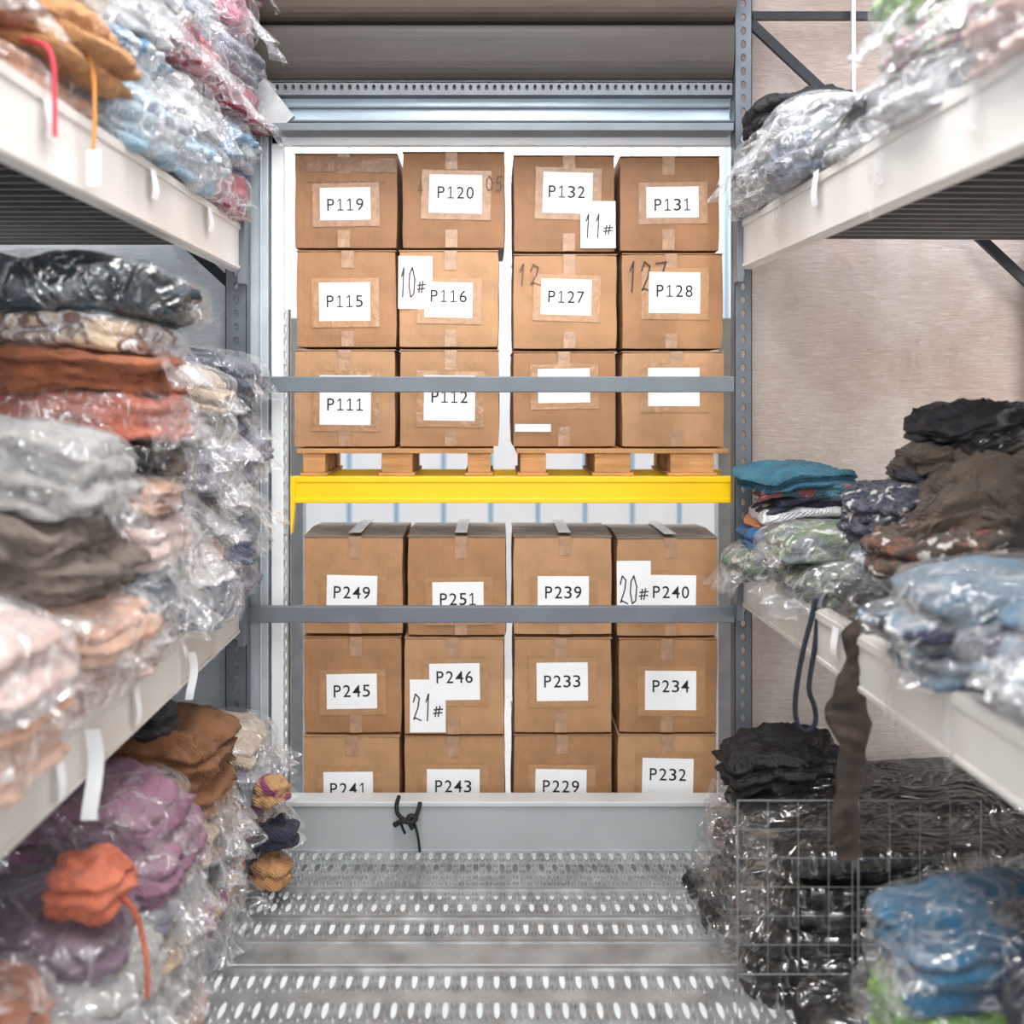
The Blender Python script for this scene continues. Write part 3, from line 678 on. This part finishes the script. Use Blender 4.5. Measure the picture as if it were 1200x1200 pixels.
stack(.90,2.36,0.015,.6,.34,[('charcoal',.11,'p'),('black',.10,'p'),('lime green',.18,'d','sweater',{'dx':-.01,'tail':.03}),('teal blue',.09,'d','sweater',{'folds':2,'dx':0,'tail':.04}),('teal blue',.08,'d','sweater',{'folds':2,'dx':0.01,'tail':.04})],1,W3,G3)
garment(1.10,2.2,.40,.4,.30,.19,*K['navy'],PLB,'jacket','dark navy',1,folds=3,tail=.02,where=W3,group=G3)
stack(1.1,1.98,0.015,.5,.30,[('charcoal',.13,'p'),('black',.13,'p'),('charcoal',.12,'p')],1,W3,G3)
# wire grid panel
wb=empty('wire_grid_panel',(1.04,2.80,0),'thin galvanised wire grid panel standing before black bagged jackets','wire grid')
wirem=simple('dull_wire',(140,144,146),.45,.5,.15)
def wires(segs,r,name):
    V=[];F=[]
    for p,q in segs:
        p=Vector(p);q=Vector(q);d=(q-p).normalized(); a=d.orthogonal().normalized(); b=d.cross(a); s=len(V)
        for P in (p,q):
            for k in range(6): an=k*math.pi/3; V.append(P+(a*math.cos(an)+b*math.sin(an))*r)
        for k in range(6): n=(k+1)%6; F.append((s+k,s+n,s+6+n,s+6+k))
    return mk(name,V,F,wirem,wb)
x0,x1,zt,zb=-.365,.30,.615,.14
s=[]
for k in range(9): a=x0+(x1-x0)*k/8; s.append(((a,0,zb),(a,0,zt)))
for k in range(7): a=zb+(zt-zb)*k/6; s.append(((x0,.002,a),(x1,.002,a)))
wires(s,.0010,'grid_wires')
wires([((x0,0,.0),(x0,0,zt)),((x1,0,0),(x1,0,zt)),((-.05,.003,0),(-.05,.003,zt)),((-.035,.003,0),(-.035,.003,zt)),((x0,0,zt),(x1,0,zt)),((x0,0,zb),(x1,0,zb))],.0020,'frame')

# hanging strip of folded dark cloth and cord
V=[];F=[]
n=60
prof=[(-1,.0),(-.85,.6),(-.6,-.4),(-.3,.8),(-.05,-.5),(.2,.7),(.5,-.3),(.75,.6),(1,.1),(.8,-.9),(0,-1.3),(-.8,-.9)]
mseg=len(prof)
for j in range(n+1):
    u=j/n; z=1.15-.64*u; wd=.040+.022*math.exp(-((u-.42)/.09)**2)+.022*math.exp(-(u/.12)**2)-.004*u+.004*math.sin(u*31); cx=.975-.035*math.sin(min(1,u*1.6)*1.5)+.010*math.sin(u*13); cy=2.70
    if u<.07: cx+=(.07-u)*1.0
    for (a,b) in prof:
        cr=1-2*abs(NZ(Vector((a*1.2,3,u*14))))
        V.append((cx+a*wd+.008*NZ(Vector((a*3,b,u*13))),cy+b*.014-.014*cr+.008*NZ(Vector((a*2,5,u*17))),z+.014*a*math.sin(u*9)))
for j in range(n):
    for k in range(mseg): F.append((j*mseg+k,j*mseg+(k+1)%mseg,(j+1)*mseg+(k+1)%mseg,(j+1)*mseg+k))
F.append(tuple(range(mseg))); F.append(tuple(range(n*mseg+mseg-1,n*mseg-1,-1)))
o=mk('hanging_sleeve',V,F,simple('brown_cloth',(62,51,43),.9,0,.45,14,.5,60),None,True); tag(o,'dark brown folded sleeve hanging down over the shelf beam','clothing')
o=tube('cord',[(.975,3.0,1.14),(.945,2.985,1.13),(.938,2.985,1.08),(.915,2.985,1.0),(.895,2.985,.90),(.885,2.985,.81),(.895,2.985,.755),(.925,2.985,.74),(.95,2.985,.765),(.945,2.985,.82),(.925,2.985,.86),(.935,2.985,.93),(.95,2.985,1.02),(.955,2.985,1.12),(.985,3.0,1.14)],.0075,simple('navy_cord',(26,34,48),.8,0,.5,60)); tag(o,'dark navy drawstring cord looping down over shelf beam','cord')
ks=empty('knotted_strap',(-.32,3.86,.184),'black strap knotted over the sill edge','strap')
tube('strap',[(-.03,.04,.008),(-.035,-.02,.006),(-.03,-.03,-.03),(0,-.035,-.05),(.03,-.03,-.05),(.05,-.03,-.02),(.055,-.01,.008)],.008,blackm,ks)
tube('strap',[(-.04,-.03,-.07),(-.01,-.04,-.045),(.02,-.04,-.06),(.05,-.03,-.04),(.0,-.035,-.03),(.03,-.04,-.08)],.010,blackm,ks)
tube('strap',[(.03,-.03,-.05),(.05,-.03,-.10),(.055,-.03,-.17)],.005,blackm,ks)
tube('strap',[(-.02,-.03,-.05),(-.01,-.035,-.08),(.0,-.03,-.10)],.005,blackm,ks)

red=simple('red_cord',(196,60,80),.8,0,.2); orc=simple('orange_cord',(206,140,70),.8,0,.2)
o=tube('cord',[(-.97,2.12,2.46),(-.91,2.1,2.45),(-.895,2.1,2.40),(-.89,2.09,2.33),(-.885,2.08,2.25)],.005,red); tag(o,'red drawstring dangling over the upper beam','cord')
ot=empty('hang_tag',(-.885,2.28,2.46),'white hang tag on an orange string','tag')
tube('string',[(-.02,0,.04),(0,0,0),(.005,0,-.1),(.0,0,-.19)],.005,orc,ot)
boxes('tag_card',[(-.014,.016,-.001,.001,-.27,-.19)],paper,ot,.001)
for (X,Y,zt_,L_,w_) in ((-.893,2.30,.975,.20,.036),(-.89,3.05,.96,.14,.024)):
    V=[];F=[]
    for j in range(9):
        u=j/8
        for s_ in (-.5,.5): V.append((X+s_*w_+.006*math.sin(u*4),Y-.006+.008*math.sin(u*5),zt_-L_*u))
    for j in range(8): F.append((2*j,2*j+1,2*j+3,2*j+2))
    o=mk('paper_tag',V,F,paper); tag(o,'long white paper tag hanging from the shelf edge','tag')
def btag(side,Y,ztop,L,wd=.05,lab='white plastic label strip hanging on shelf beam'):
    if side<0: X=-.905
    else: X=rx(Y)-.015
    V=[];F=[]; n=6
    for j in range(n+1):
        u=j/n
        for s in (-.5,.5):
            V.append((X+(-side)*.012*math.sin(u*3)*u,Y+s*wd,ztop-L*u))
    for j in range(n): F.append((2*j,2*j+1,2*j+3,2*j+2))
    o=mk('label_strip',V,F,PLH if L>.1 else paper); tag(o,lab,'tag','label strips on the shelf beams'); return o
for Y,z,L in ((2.1,2.33,.08),(2.75,2.33,.08),(3.3,2.33,.08)): btag(-1,Y,z,L)
for Y,z,L in ((2.15,.97,.10),(2.62,.98,.10),(2.95,1.0,.14),(3.35,1.0,.14)): btag(-1,Y,z,L,.035)
for Y,z,L in ((2.05,2.38,.15),(2.5,2.37,.14),(2.55,2.3,.14),(2.95,2.37,.1),(3.3,2.36,.14)): btag(1,Y,z,L)
for Y,z,L in ((2.15,1.08,.15),(2.45,1.1,.16),(2.8,1.09,.09),(3.1,1.08,.12),(3.4,1.09,.12)): btag(1,Y,z,L)

# ---------------------------------------------------------------- light
wd=bpy.data.worlds.new('world'); sc.world=wd; wd.use_nodes=True
bgn=wd.node_tree.nodes['Background']; bgn.inputs[0].default_value=(.95,.97,1,1); bgn.inputs[1].default_value=.95
def area(name,loc,rot,sx,sy,e,c=(1,1,1)):
    l=bpy.data.lights.new(name,'AREA'); l.shape='RECTANGLE'; l.size=sx; l.size_y=sy; l.energy=e; l.color=c
    o=bpy.data.objects.new(name,l); col.objects.link(o); o.location=loc; o.rotation_euler=rot; return o
def aim(o,tgt): o.rotation_euler=(Vector(tgt)-o.location).to_track_quat('-Z','Y').to_euler()
area('overhead_glint_light',(-.3,1.6,4.3),(math.radians(20),0,0),.2,3.2,72,(1,.98,.96))  # this strip and the next are added, unseen, for sparkle on the plastic
area('overhead_glint_light',(.3,1.6,4.3),(math.radians(20),0,0),.2,3.2,72,(1,.98,.96))
area('front_fill_light',(0,-1.6,2.7),(math.radians(80),0,0),3.0,1.6,75,(1,.98,.96))  # unseen fill added behind the camera to brighten shelves and cartons
area('side_fill_light',(2.75,2.2,3.9),(math.radians(35),0,0),.8,2,80,(.88,.88,1))  # unseen pair added above the racks to lighten and tint the foil walls
area('side_fill_light',(-2.45,2.2,3.9),(math.radians(35),0,0),.6,2,50,(.95,.97,1))
o=area('wall_fill_light',(3.05,2.7,1.3),(0,0,0),.5,2.2,66,(1,.94,.88)); aim(o,(1.3,3.95,1.5))  # unseen fills added at both sides, aimed to brighten the foil back walls
o=area('wall_fill_light',(-2.7,2.7,1.5),(0,0,0),.5,2.0,42,(.95,.98,1)); aim(o,(-1.4,3.95,1.7))
area('far_wall_fill_light',(0,5.1,4.0),(math.radians(20),0,0),3.5,1.0,105,(.95,.98,1))  # unseen light added to push the far panels to bright white
area('under_floor_fill_light',(0,3.0,-.04),(0,0,0),2.4,2.4,16)  # added below the grating; lights the pale lower floor so slots look bright
